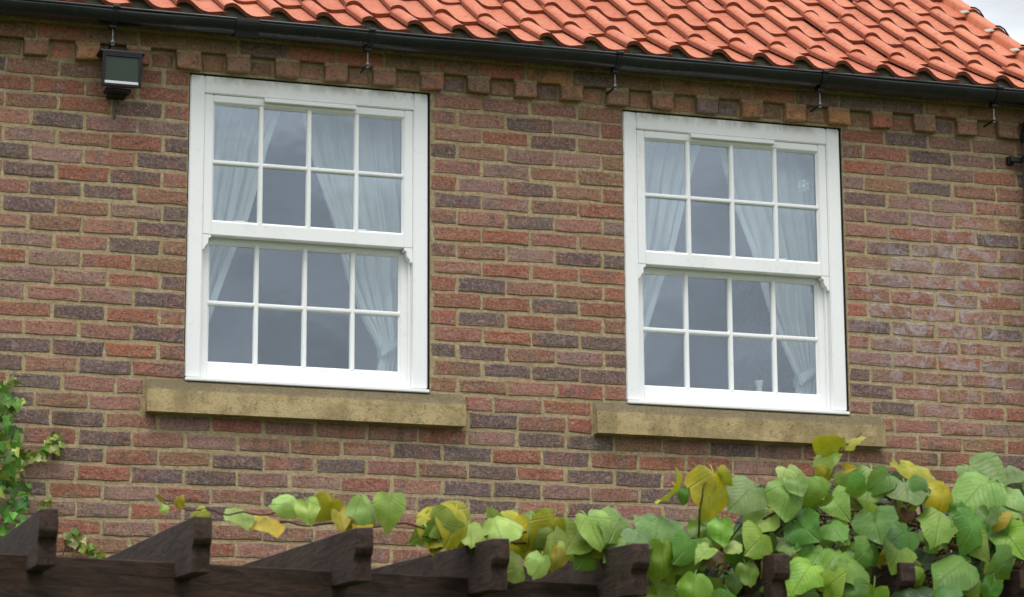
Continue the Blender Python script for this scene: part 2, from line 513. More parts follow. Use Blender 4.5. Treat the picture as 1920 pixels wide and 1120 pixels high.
def zz(ox, oy, s, lst): return [(ox+a/s, oy+b/s) for a, b in lst]
DARK = (zz(0, 0, 2.8, [(310,625),(70,805),(860,845),(930,760),(160,895),(720,930),(290,990),(570,1010),(90,1075),(330,265),(420,240)])
      + zz(0, 380, 2.8, [(920,55),(840,140),(710,225),(905,415),(850,500),(420,575),(840,685),(60,645),(120,740),(400,760),(50,830),(550,860),(130,925)])
      + zz(640, 0, 2.8, [(990,650),(1120,750),(600,1055),(1000,1000),(740,460)])
      + zz(640, 380, 2.8, [(990,105),(530,245),(1250,295),(1440,305),(740,435),(1110,545),(740,600),(1120,720),(1380,735),(725,790),(520,775),(1440,830),(860,885),(1130,900),(1380,910)])
      + zz(640, 720, 2.8, [(830,110),(745,195),(1060,295),(1310,310),(400,355),(660,365),(1190,395),(70,430),(820,465),(1340,490),(1590,510),(665,550),(930,560),(560,630),(810,650),(1330,670),(1690,590)])
      + zz(0, 720, 2.8, [(80,90),(145,175),(395,185),(600,195),(70,250),(560,285),(430,365),(1260,410),(1740,420),(830,480),(1110,490),(150,540),(1080,680),(1510,610)])
      + zz(1280, 0, 2.8, [(1310,985),(990,1050),(1200,735),(60,480),(1400,610)])
      + zz(1280, 380, 2.8, [(1660,210),(1090,250),(980,650),(1650,690),(920,900),(1090,1080),(990,985)]))
PURP = (zz(0, 0, 2.8, [(600,650),(860,670),(290,815)]) + zz(0, 380, 2.8, [(230,285),(570,480),(150,355)])
      + zz(640, 0, 2.8, [(990,820),(1250,690),(1240,850)]) + zz(640, 720, 2.8, [(800,290),(330,620)])
      + zz(0, 720, 2.8, [(1390,505),(530,655),(1640,520)]) + zz(1280, 0, 2.8, [(1170,905)]) + zz(1280, 380, 2.8, [(1380,260),(1400,340),(1290,95)]))
RED = (zz(0, 0, 2.8, [(730,750),(860,490),(80,430),(320,430),(800,400),(930,410),(470,285)])
     + zz(0, 380, 2.8, [(70,275),(560,310),(70,455),(700,600),(140,555),(700,780),(720,400)])
     + zz(640, 380, 2.8, [(600,500),(850,530),(1380,560),(1260,640)])
     + zz(640, 720, 2.8, [(925,385),(1440,405),(1680,425),(950,200),(1200,210),(1080,130),(1080,480)])
     + zz(0, 720, 2.8, [(545,470),(390,560),(1250,310)]) + zz(1280, 380, 2.8, [(1430,200),(900,560),(1430,840),(920,740)]))
def near(px, py, lst, sx, sy):
    for a, b in lst:
        if abs(a-px) < sx and abs(b-py) < sy: return True
    return False
def brick_col(c, seed, course):
    px, py, s = proj(c)
    r = random.Random(seed)
    if near(px, py, DARK, 26, 13): k = 'd'
    elif near(px, py, PURP, 26, 13): k = 'p'
    elif near(px, py, RED, 26, 13): k = 'r'
    else: k = r.choices('srbpd', [34, 22, 22, 20, 2 if 0 < px < 1920 and 0 < py < 1120 else 20])[0]
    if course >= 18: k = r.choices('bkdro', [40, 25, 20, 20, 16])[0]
    base = dict(s=(174, 126, 110), r=(172, 108, 86), b=(160, 120, 96), p=(164, 132, 124), d=(112, 98, 99), k=(140, 108, 86), o=(180, 130, 88))[k]
    base = tuple(v*0.84+w_*0.16 for v, w_ in zip(base, (154, 119, 98)))
    base = (base[0]*1.01, base[1], base[2]*0.98)
    if course in (18, 19): base = tuple(v*1.2 for v in base)  # tan-brown dentil courses, lightened to offset the eaves shade
    f = r.uniform(0.94, 1.06)
    cc = [max(0, min(255, base[i]*f + r.uniform(-3.5, 3.5))) for i in range(3)]
    return srgb(*cc)

bricks = []       # (centre, length, course, y)
J = 0.0108
def row(k, spans, off, y=0.0, pitch=0.225):
    z = Z0+0.0375+0.075*k
    for (a, b) in spans:
        n0 = math.floor((a-off)/pitch)
        x = a
        n = n0+1
        while x < b-0.02:
            e = min(off+n*pitch, b)
            if e == b: x1 = b
            else: x1 = e-J/2
            x0 = x if x == a else x+J/2
            if x1-x0 > 0.03:
                bricks.append(((x0+x1)/2, y, z, x1-x0, k))
            x = e; n += 1
SIL = [(-0.168, 1.219), (1.819, 3.203)]
gp = 0.006
for k in range(-26, 18):
    odd = k % 2 != 0
    if k >= 0:
        row(k, [(XL, WX[0]-gp)], (-0.5658 if odd else -0.4533))
        row(k, [(WX[0]+WW+gp+0.004, WX[1]-gp)], (1.3095 if odd else 1.422))
        row(k, [(WX[1]+WW+gp+0.006, XR)], (3.2747 if odd else 3.1622))
    elif k in (-1, -2):
        row(k, [(XL, SIL[0][0]-0.008)], (-0.5158 if odd else -0.4033))
        row(k, [(SIL[0][1]+0.01, SIL[1][0]-0.01)], (1.36 if odd else 1.4725))
        row(k, [(SIL[1][1]+0.01, XR)], (3.2747 if odd else 3.1622))
    else:
        row(k, [(XL, XR)], (-0.559 if odd else -0.4465))
# dentil course: headers, every other one proud of the wall
DP, D0 = 0.2178, -0.6707
n = -5
x = D0 + n*DP
while x < XR-0.02:
    if x > XL+0.02:
        for dx, yy in ((0, -0.036), (DP/2, 0.0)):
            cx = x+dx
            if cx+0.05 < XR:
                bricks.append((cx, yy, Z0+0.0375+0.075*18, DP/2-(0.005 if yy < 0 else 0.016), 18))
    x += DP
row(19, [(XL, XR)], D0, -0.037, DP)
row(20, [(XL, XR)], D0+DP/2, -0.036, DP)

info = []
for i, (x, y, z, L, k) in enumerate(bricks):
    px, py, s = proj((x, y, z))
    hid = (py > 1050) or not (-20 < px < 1935 and -5 < py)
    area = 0 if hid else L*BH*s*s
    info.append((area, i))
info.sort(reverse=True)
single = set(i for a, i in info[:299] if a > 0)
joined = MB(); jrim = []
for i, (x, y, z, L, k) in enumerate(bricks):
    r = random.Random(i*7+3)
    dep = 0.09 if y < -0.01 else 0.05
    me = get_brick(L, r.randrange(7 if abs(L-0.2145) < 0.002 else 3), dep)
    c = Vector((x+r.uniform(-0.001, 0.001), y+(r.uniform(-0.0022, 0.0016) if k != 18 else r.uniform(-0.006, 0.0005)), z+r.uniform(-0.0018, 0.0018)))
    rot = r.uniform(-0.007, 0.007)
    tint_ = brick_col(c, i*13+5, k)
    flip = r.random() < 0.5
    rm = Matrix.Rotation(rot + (math.pi if flip else 0), 4, 'Y')
    if i in single:
        o = bpy.data.objects.new('brick', me)
        o.rotation_euler = (0, rot + (math.pi if flip else 0), 0)
        o.color = tint_
        place(o, wall, c)
    else:
        joined.add([c + rm @ v.co for v in me.vertices], [tuple(p.vertices) for p in me.polygons], tint_)
        jrim += [d_.color[0] for d_ in me.color_attributes['rim'].data]
jo = joined.build('brick', MT['brickj'], wall, fixn=False)
ca = jo.data.color_attributes.new('rim', 'FLOAT_COLOR', 'POINT')
for i_, v_ in enumerate(jrim): ca.data[i_].color = (v_, v_, v_, 1)
tag(jo, kind='stuff')

# room behind the windows -------------------------------------------------
m = MB()
rx0, rx1, ry0, ry1, rz0, rz1 = XL+0.1, XR-0.1, 0.111, 3.6, 2.95, 5.42
V = [(rx0,ry0,rz0),(rx1,ry0,rz0),(rx1,ry1,rz0),(rx0,ry1,rz0),(rx0,ry0,rz1),(rx1,ry0,rz1),(rx1,ry1,rz1),(rx0,ry1,rz1)]
m.add(V, [(0,1,2,3),(7,6,5,4),(1,5,6,2),(2,6,7,3),(3,7,4,0)])
m.build('room', MT['plaster'], house, fixn=False)
m = MB()
m.box((XR-0.11, 0.112, 0), (XR, 3.9, ZT)); m.box((XL, 0.112, 0), (XL+0.09, 3.9, ZT)); m.box((XL, 3.9, 0), (XR, 4.0, ZT))
m.prism([(0.112, ZT+0.001), (3.9, ZT+0.001), (2.0, ZT+1.25)], 'x', XR-0.1, XR-0.002)
m.build('gable_wall', MT['mortar'], house)

# stone sills ----------------------------------------------------------------
for (a, b) in SIL:
    m = MB()
    n = 28
    prof = [(-0.052, Z0-0.150), (-0.052, Z0-0.056), (-0.047, Z0-0.049), (0.004, Z0-0.003), (0.09, Z0-0.0028), (0.09, Z0-0.150)]
    rnd = random.Random(int(a*100)+7)
    rings = []
    for i in range(n+1):
        x = a+(b-a)*i/n
        w1, w2 = rnd.uniform(-0.0016, 0.0016), rnd.uniform(-0.0022, 0.0022)
        rings.append([(x, p[0]+(w1 if q in (0, 1, 2) else 0), p[1]+(w2 if q in (1, 2) else 0)) for q, p in enumerate(prof)])
    vs = [v for r_ in rings for v in r_]; q = len(prof)
    fs = []
    for i in range(n):
        for k in range(q): fs.append((i*q+k, i*q+(k+1) % q, (i+1)*q+(k+1) % q, (i+1)*q+k))
    fs += [tuple(range(q)), tuple(n*q+k for k in range(q-1, -1, -1))]
    m.add(vs, fs)
    m.build('window_sill', MT['stone'], house)

# windows ---------------------------------------------------------------------
def window(x0):
    fy = 0.011
    X0, X1 = x0+0.0005, x0+WW-0.0005
    fw = 0.065
    # box frame
    m = MB()
    hz = WZ1-0.078
    m.box((X0, fy, WZ0+0.020), (x0+fw, 0.118, WZ1-0.0001))
    m.box((x0+WW-fw, fy, WZ0+0.020), (X1, 0.118, WZ1-0.0001))
    m.box((x0+fw, fy+0.0012, hz), (x0+WW-fw, 0.117, WZ1-0.0002))
    fr = m.build('window', MT['paint'], house, bevel=0.004, seg=2)
    def part(name, mb, mat='paint', bev=0.003, smooth=False):
        return mb.build(name, MT[mat], fr, bevel=bev, seg=2, smooth=smooth)
    # projecting bottom cill
    m = MB(); m.prism([(-0.012, WZ0), (-0.012, WZ0+0.014), (fy+0.02, WZ0+0.0195), (0.118, WZ0+0.0195), (0.118, WZ0)], 'x', X0-0.002, X1+0.003)
    part('bottom_cill', m)
    # dark strips standing in for the shadow in the gap between frame and brickwork
    m = MB()
    m.box((x0-0.0062, 0.016, WZ0), (x0-0.0003, 0.05, WZ1+0.006)); m.box((x0+WW+0.0003, 0.016, WZ0), (x0+WW+0.0095, 0.05, WZ1+0.006))
    m.box((x0-0.0003, 0.016, WZ1+0.0004), (x0+WW+0.0003, 0.05, WZ1+0.0065))
    m.box((x0+0.002, 0.004, WZ0-0.0035), (x0+WW-0.002, 0.05, WZ0-0.0003))
    part('perimeter_gap', m, 'gap', 0)
    # staff beads (narrow channel beside the sashes)
    for ca, cb in ((x0+fw+0.0003, x0+fw+0.011), (x0+WW-fw-0.011, x0+WW-fw-0.0003)):
        m = MB(); m.box((ca, 0.048, WZ0+0.0198), (cb, 0.0705, 4.47)); part('sash_channel', m)
    gx0, gx1 = x0+0.105, x0+WW-0.105
    # upper sash: the outer one
    yu0, yu1 = 0.020, 0.064
    gz0, gz1 = 4.548, 5.077
    m = MB()
    m.box((x0+fw+0.0004, yu0, 4.489), (gx0, yu1, hz-0.0005)); m.box((gx1, yu0, 4.489), (x0+WW-fw-0.0004, yu1, hz-0.0005))
    m.box((gx0, yu0+0.0008, gz1), (gx1, yu1, hz-0.0006)); m.box((gx0, yu0+0.0008, 4.488), (gx1, yu1, gz0))
    part('upper_sash', m)
    # ovolo mouldings round the glass
    def bead(a, b, c, d, y, w=0.009):
        m = MB()
        m.prism([(a, y), (a+w, y+0.010), (a, y+0.012)], 'z', c, d); m.prism([(b, y), (b-w, y+0.010), (b, y+0.012)], 'z', c, d)
        m.prism([(y, d), (y+0.010, d-w), (y+0.012, d)], 'x', a, b); m.prism([(y, c), (y+0.010, c+w), (y+0.012, c)], 'x', a, b)
        return m
    part('glazing_bead', bead(gx0, gx1, gz0, gz1, yu0+0.006), bev=0)
    # horns: ogee ends of the upper stiles below the meeting rail
    for sgn, xa in ((1, x0+fw+0.0004), (-1, x0+WW-fw-0.0004)):
        w = 0.0385
        pr = [(0, 0), (w, 0), (w, -0.008), (w*0.93, -0.013), (w*0.74, -0.015), (w*0.70, -0.022), (w*0.72, -0.030), (w*0.66, -0.039),
              (w*0.5, -0.047), (w*0.36, -0.052), (w*0.32, -0.060), (w*0.18, -0.066), (0, -0.067)]
        m = MB(); m.prism([(xa+sgn*p[0], 4.4888+p[1]) for p in pr], 'y', yu0+0.001, yu1-0.004)
        part('sash_horn', m, bev=0.0012)
    # lower sash: the inner one
    yl0, yl1 = 0.072, 0.112
    lz0, lz1 = 3.941, 4.468
    m = MB()
    m.box((x0+fw+0.0004, yl0, WZ0+0.0202), (gx0, yl1, 4.535)); m.box((gx1, yl0, WZ0+0.0202), (x0+WW-fw-0.0004, yl1, 4.535))
    m.box((gx0, yl0+0.0008, WZ0+0.0202), (gx1, yl1, lz0)); m.box((gx0, yl0+0.0008, lz1), (gx1, yl1, 4.534))
    part('lower_sash', m)
    part('glazing_bead', bead(gx0, gx1, lz0, lz1, yl0+0.006), bev=0)
    # glazing bars and panes
    for (c, d, y) in ((gz0, gz1, yu0), (lz0, lz1, yl0)):
        bw = 0.011
        zc = (c+d)/2
        barx = [gx0+(gx1-gx0)*k/4 for k in (1, 2, 3)]
        pf = lambda u: [(u-bw*0.55, y+0.003), (u+bw*0.55, y+0.003), (u+bw, y+0.012), (u+bw, y+0.032), (u-bw, y+0.032), (u-bw, y+0.012)]
        for bx in barx:
            m = MB(); m.prism(pf(bx), 'z', c+0.0002, d-0.0002); part('glazing_bar', m, bev=0.0022)
        m = MB(); m.prism([(q, p) for p, q in pf(zc)], 'x', gx0+0.0002, gx1-0.0002)
        for v in m.v: v.y += 0.0015
        part('glazing_bar', m, bev=0.0022)
        ex = [gx0]+barx+[gx1]
        for a in range(4):
            for (p, q_) in ((c, zc), (zc, d)):
                m = MB()
                tw = random.uniform(-0.002, 0.002); tv = random.uniform(-0.0016, 0.0016)
                m.box((ex[a]+0.004, y+0.018, p+0.004), (ex[a+1]-0.004, y+0.022, q_-0.004))
                for v in m.v: v.y += tw*(1 if v.x > (ex[a]+ex[a+1])/2 else -1) + tv*(1 if v.z > (p+q_)/2 else -1)
                part('pane', m, 'glass', 0)
    # trickle vent hood on the head
    m = MB()
    m.prism([(0.0195, 5.110), (0.002, 5.108), (-0.004, 5.102), (-0.004, 5.091), (0.002, 5.089), (0.0195, 5.091)], 'x', x0+0.325, x0+0.735)
    part('trickle_vent', m, bev=0.001)
    # sash catches on the meeting rail
    for cx in (0.235, 0.775):
        m = MB()
        m.prism([(x0+cx-0.045, 4.5482), (x0+cx-0.030, 4.5605), (x0+cx+0.012, 4.5615), (x0+cx+0.04, 4.5482)], 'y', 0.03, 0.042)
        part('sash_catch', m, 'ceramic', 0.002)
    # inner window board
    m = MB(); m.box((x0-0.05, 0.119, 3.885), (x0+WW+0.05, 0.30, 3.915)); part('window_board', m)
    return fr
for x0 in WX: window(x0)

# roof -------------------------------------------------------------------------
TP = 0.2042
prof = [(0.0, 0.034), (0.008, 0.0425), (0.020, 0.0475), (0.034, 0.0505), (0.050, 0.0475), (0.066, 0.038), (0.082, 0.0255), (0.100, 0.0125),
        (0.120, 0.0035), (0.142, 0.0), (0.164, 0.0015), (0.184, 0.005), (0.203, 0.0075), (0.220, 0.006)]
TH = 0.018
def tile_mesh(seed, pf, ln=0.36):
    rnd = random.Random(seed)
    n = len(pf); vs = []; fs = []
    for s, (yy, dz) in enumerate(((0.0, 0), (ln, 0))):
        for (x, h) in pf: vs.append((x-0.1, yy + (rnd.uniform(-0.0015, 0.0015) if s == 0 else 0), h-0.0505))
        for (x, h) in pf: vs.append((x-0.1, yy + (0.002 if s == 0 else 0), h-0.0505-TH))
    for i in range(n-1):
        fs.append((i, i+1, 2*n+i+1, 2*n+i))                      # top
        fs.append((n+i+1, n+i, 3*n+i, 3*n+i+1))                   # underside
        fs.append((i+1, i, n+i, n+i+1))                           # front edge
    fs += [(0, 2*n, 3*n, n), (n-1, 2*n-1, 4*n-1, 3*n-1)]
    me = bpy.data.meshes.new('roof_tile')
    me.from_pydata(vs, [], fs)
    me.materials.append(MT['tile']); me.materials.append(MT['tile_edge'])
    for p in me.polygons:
        if (p.index < 3*(n-1) and p.index % 3 == 2) or p.index >= 3*(n-1): p.material_index = 1  # weathered edge colour, deepened in place of shade along fronts and laps
    bm = bmesh.new(); bm.from_mesh(me); bmesh.ops.recalc_face_normals(bm, faces=bm.faces)
    for f in bm.faces: f.smooth = True
    for e in bm.edges:
        if len(e.link_faces) == 2 and e.calc_face_angle(0) > 0.9: e.smooth = False
    bm.to_mesh(me); bm.free()
    return me
TV = [tile_mesh(i, prof) for i in range(4)]
VT = tile_mesh(9, [(0.001, -0.03), (0.0012, 0.0)]+prof[:9]+[(0.104, 0.0), (0.106, -0.06)])
# front crest position of each course (y, z) and tile pitch
RC = [(-0.166, 5.470, R(26.5)), (0.111, 5.626, R(31.0)), (0.372, 5.801, R(31.9))]
while len(RC) < 11:
    y_, z_, p_ = RC[-1]; RC.append((y_+0.256, z_+0.1775, R(31.9)))
m = MB()
(ya, za, _), (yz, zz_, _) = RC[0], RC[-1]
m.prism([(0.0, 5.435), (2.55, 5.435+2.55*0.66), (2.55, 5.36+2.55*0.66), (0.0, 5.36)], 'x', XL-0.02, XR+0.01)
m.prism([(2.552, 5.435+2.55*0.66), (5.1, 5.36), (5.1, 5.30), (2.552, 5.36+2.55*0.66)], 'x', XL-0.02, XR+0.01)
roof = m.build('roof', MT['black'], house)
CR0 = 3.6114+0.1-0.034           # tile origin x for the column whose crest is at 3.6114
cols = [CR0+TP*k for k in range(-26, 3)]
for ri, (y_, z_, p_) in enumerate(RC[:10]):
    for ci, cx in enumerate(cols):
        r = random.Random(ri*100+ci)
        o = bpy.data.objects.new('roof_tile', TV[r.randrange(4)])
        o.rotation_euler = (p_+r.uniform(-0.006, 0.006), r.uniform(-0.006, 0.006), r.uniform(-0.008, 0.008))
        place(o, roof, (cx+r.uniform(-0.0015, 0.0015), y_+r.uniform(-0.004, 0.004), z_+r.uniform(-0.0015, 0.0025)))
    # verge roll and its clip
    cx = CR0+TP*3
    o = bpy.data.objects.new('verge_tile', VT)
    o.rotation_euler = (p_, 0, 0)
    place(o, roof, (cx, y_, z_+0.003))
    m = MB()
    m.tube([(cx-0.075, y_+0.012, z_+0.014), (cx-0.05, y_+0.012, z_+0.014), (cx-0.026, y_+0.014, z_+0.002), (cx-0.006, y_+0.014, z_-0.026), (cx+0.006, y_+0.014, z_-0.06)], 0.0045, 6)
    m.build('verge_clip', MT['black'], roof)
    m = MB(); m.box((cx-0.135, y_-0.004, z_-0.008), (cx-0.09, y_+0.026, z_+0.001))
    for v in m.v: v.z += (v.y-y_)*0.6-0.010+(v.x-cx+0.085)*0.25
    m.build('verge_mortar', MT['lead'], roof, bevel=0.003)
# mortar bedding under the eaves tiles, pointed flush between tile and gutter
m = MB()
NB = 260
x0b, x1b = XL, XR
vs = []
for i in range(NB+1):
    x = x0b+(x1b-x0b)*i/NB
    u = (x-(3.6114-0.034)) % TP
    for q in range(len(prof)-1):
        if prof[q][0] <= u <= prof[q+1][0]:
            t_ = (u-prof[q][0])/(prof[q+1][0]-prof[q][0]); h = prof[q][1]+(prof[q+1][1]-prof[q][1])*t_; break
    zt = 5.470-0.0505+h-TH*0.9+0.018
    yv = -0.128+0.006*mnoise.noise(Vector((x*14, 0, 3)))
    vs += [(x, yv, 5.36), (x, yv+0.002, zt)]
m.add(vs, [(2*i, 2*i+2, 2*i+3, 2*i+1) for i in range(NB)])
m.box((XL, -0.119, 5.37), (XR, -0.039, 5.412))
m.build('eaves_bedding', MT['bed'], roof, fixn=False)

# ------------------------------------------------------------------ rain gutter
gut = empty('rain_gutter', (1.2, -0.14, 5.34))
tag(gut, 'black half round gutter running along the eaves under the tiles', 'gutter')
GY, GZ, GW, GD = -0.137, 5.390, 0.059, 0.056
def arc(off=0.0, n=14, a0=0.0, a1=math.pi):
    return [(GY-math.cos(a0+(a1-a0)*i/n)*(GW+off), GZ-math.sin(a0+(a1-a0)*i/n)*(GD+off)) for i in range(n+1)]
m = MB()
outer, inner = arc(0), arc(-0.004)
prg = outer+inner[::-1]
nx = 60
rings = []
for i in range(nx+1):
    x = XL+(4.03-XL)*i/nx
    sag = 0.0022*math.sin(x*5.2)+0.0015*math.sin(x*11+1)
    rings.append([(x, p[0], p[1]+sag) for p in prg])
q = len(prg)
m.add([v for r_ in rings for v in r_], [(i*q+k, i*q+(k+1) % q, (i+1)*q+(k+1) % q, (i+1)*q+k) for i in range(nx) for k in range(q)])
m.tube([(XL, GY-GW, GZ+0.001), (4.03, GY-GW, GZ+0.001)], 0.0055, 8)
ch = m.build('channel', MT['gutter'], gut, smooth=True)
m = MB()
pr = arc(0.0065, 14, -0.08, math.pi)+arc(0.0005, 14, -0.08, math.pi)[::-1]
m.prism(pr, 'x', 0.154, 0.255); m.build('union_bracket', MT['black'], gut, bevel=0.001)
m = MB(); m.prism(arc(0.004)+[(GY+GW, GZ+0.004), (GY-GW, GZ+0.004)], 'x', 4.0305, 4.05); m.build('stop_end', MT['black'], gut)
for bx in (-0.364, 0.752, 1.896, 2.893, 3.778):
    m = MB()
    pr = arc(0.006, 14, -0.15, math.pi)+arc(0.0004, 14, -0.15, math.pi)[::-1]
    m.prism(pr, 'x', bx-0.0125, bx+0.0125)
    m.tube([(bx-0.013, GY-GW-0.006, GZ+0.004), (bx+0.013, GY-GW-0.006, GZ+0.004)], 0.009, 8)
    m.box((bx-0.018, GY-0.012, GZ-GD-0.016), (bx+0.010, GY+0.022, GZ-GD-0.0045))
    b = m.build('bracket', MT['black'], gut)
    m = MB()
    m.tube([(bx, GY+0.012, GZ-GD-0.01), (bx, GY+0.012, 5.243)], 0.003, 8)
    m.tube([(bx, GY+0.012, 5.258), (bx, GY+0.012, 5.267)], 0.008, 6)
    m.tube([(bx, GY+0.012, 5.246), (bx, GY+0.012, 5.252)], 0.0075, 6)
    m.build('threaded_rod', MT['steel'], b)
    m = MB()
    m.tube([(bx-0.002, GY+0.002, 5.255), (bx-0.004, -0.028, 5.252)], 0.0052, 6)
    m.build('drive_spike', MT['black'], b)

# ------------------------------------------------------------------ downpipe
dp = empty('downpipe', (3.986, -0.062, 0))
tag(dp, 'dark grey plastic downpipe at the right hand end of the wall', 'downpipe')
m = MB()
m.tube([(3.986, -0.145, 5.36), (3.986, -0.145, 5.315), (3.986, -0.125, 5.285), (3.986, -0.078, 5.255), (3.986, -0.062, 5.22), (3.986, -0.062, 5.18)], 0.037, 14)
m.build('swan_neck', MT['black'], dp, smooth=True)
m = MB(); m.tube([(3.986, -0.062, 5.22), (3.986, -0.062, 0.05)], 0.034, 16); m.build('pipe', MT['pipe'], dp, smooth=True)
m = MB(); m.tube([(3.986, -0.145, 5.41), (3.986, -0.145, 5.35)], 0.047, 14); m.build('outlet', MT['black'], dp, smooth=True)
for zb in (5.10, 3.55):
    m = MB()
    m.tube([(3.986, -0.062, zb-0.014), (3.986, -0.062, zb+0.014)], 0.0385, 14)
    m.box((3.900, -0.046, zb-0.012), (4.05, -0.026, zb+0.012)); m.box((3.896, -0.0265, zb-0.02), (3.926, 0.004, zb+0.02))
    m.build('pipe_clip', MT['black'], dp, bevel=0.003)

# ------------------------------------------------------------------ floodlight
fl = empty('floodlight', (-0.322, -0.03, 5.06))
tag(fl, 'small black floodlight with dusty square glass fixed under the gutter', 'floodlight')
lx0, lx1 = -0.407, -0.237
m = MB()
tilt = 0.020
def fy(z): return -0.118 - (z-5.068)*0.12
m.add([(lx0, fy(5.068), 5.068), (lx1, fy(5.068), 5.068), (lx1, fy(5.214), 5.214), (lx0, fy(5.214), 5.214),
       (lx0+0.02, -0.055, 5.085), (lx1-0.02, -0.055, 5.085), (lx1-0.02, -0.05, 5.200), (lx0+0.02, -0.05, 5.200)],
      [(0, 1, 2, 3), (7, 6, 5, 4), (0, 4, 5, 1), (1, 5, 6, 2), (2, 6, 7, 3), (3, 7, 4, 0)])
body = m.build('housing', MT['black'], fl, bevel=0.006, seg=2)
m = MB()
for (a, b, c, d) in ((lx0, lx0+0.013, 5.068, 5.214), (lx1-0.013, lx1, 5.068, 5.214), (lx0+0.013, lx1-0.013, 5.194, 5.214), (lx0+0.013, lx1-0.013, 5.068, 5.080)):
    m.add([(a, fy(c)-0.008, c), (b, fy(c)-0.008, c), (b, fy(d)-0.008, d), (a, fy(d)-0.008, d), (a, fy(c), c), (b, fy(c), c), (b, fy(d), d), (a, fy(d), d)],
          [(0, 1, 2, 3), (7, 6, 5, 4), (0, 4, 5, 1), (1, 5, 6, 2), (2, 6, 7, 3), (3, 7, 4, 0)])
m.build('front_frame', MT['black'], fl, bevel=0.002)
m = MB(); a, b, c, d = lx0+0.0135, lx1-0.0135, 5.0925, 5.1935
m.add([(a, fy(c)-0.004, c), (b, fy(c)-0.004, c), (b, fy(d)-0.004, d), (a, fy(d)-0.004, d), (a, fy(c)-0.0005, c), (b, fy(c)-0.0005, c), (b, fy(d)-0.0005, d), (a, fy(d)-0.0005, d)],
      [(0, 1, 2, 3), (7, 6, 5, 4), (0, 4, 5, 1), (1, 5, 6, 2), (2, 6, 7, 3), (3, 7, 4, 0)])
m.build('lamp_glass', MT['lampglass'], fl)
m = MB(); c, d = 5.0805, 5.092
m.add([(a, fy(c)-0.006, c), (b, fy(c)-0.006, c), (b, fy(d)-0.004, d), (a, fy(d)-0.004, d), (a, fy(c)-0.0005, c), (b, fy(c)-0.0005, c), (b, fy(d)-0.0005, d), (a, fy(d)-0.0005, d)],
      [(0, 1, 2, 3), (7, 6, 5, 4), (0, 4, 5, 1), (1, 5, 6, 2), (2, 6, 7, 3), (3, 7, 4, 0)])
m.build('reflector_lip', MT['reflector'], fl)
m = MB(); m.box((-0.385, -0.10, 5.052), (-0.275, -0.04, 5.0675)); m.box((-0.365, -0.06, 5.045), (-0.285, 0.002, 5.062)); m.build('junction_box', MT['black'], fl, bevel=0.004)
m = MB(); m.prism([(-0.142, 5.2145), (-0.138, 5.225), (-0.03, 5.231), (-0.03, 5.2146)], 'x', lx0-0.010, lx1+0.012); m.build('hood', MT['black'], fl, bevel=0.002)
m = MB(); m.box((-0.36, -0.10, 5.2315), (-0.285, 0.002, 5.240)); m.box((-0.395, -0.105, 5.2315), (-0.375, -0.03, 5.248)); m.build('mounting_bracket', MT['black'], fl, bevel=0.002)
m = MB(); m.tube([(-0.322, -0.012, 5.04), (-0.332, -0.006, 5.0), (-0.326, -0.001, 4.965), (-0.328, 0.006, 4.955)], 0.006, 6); m.build('cable', MT['bed'], fl, smooth=True)

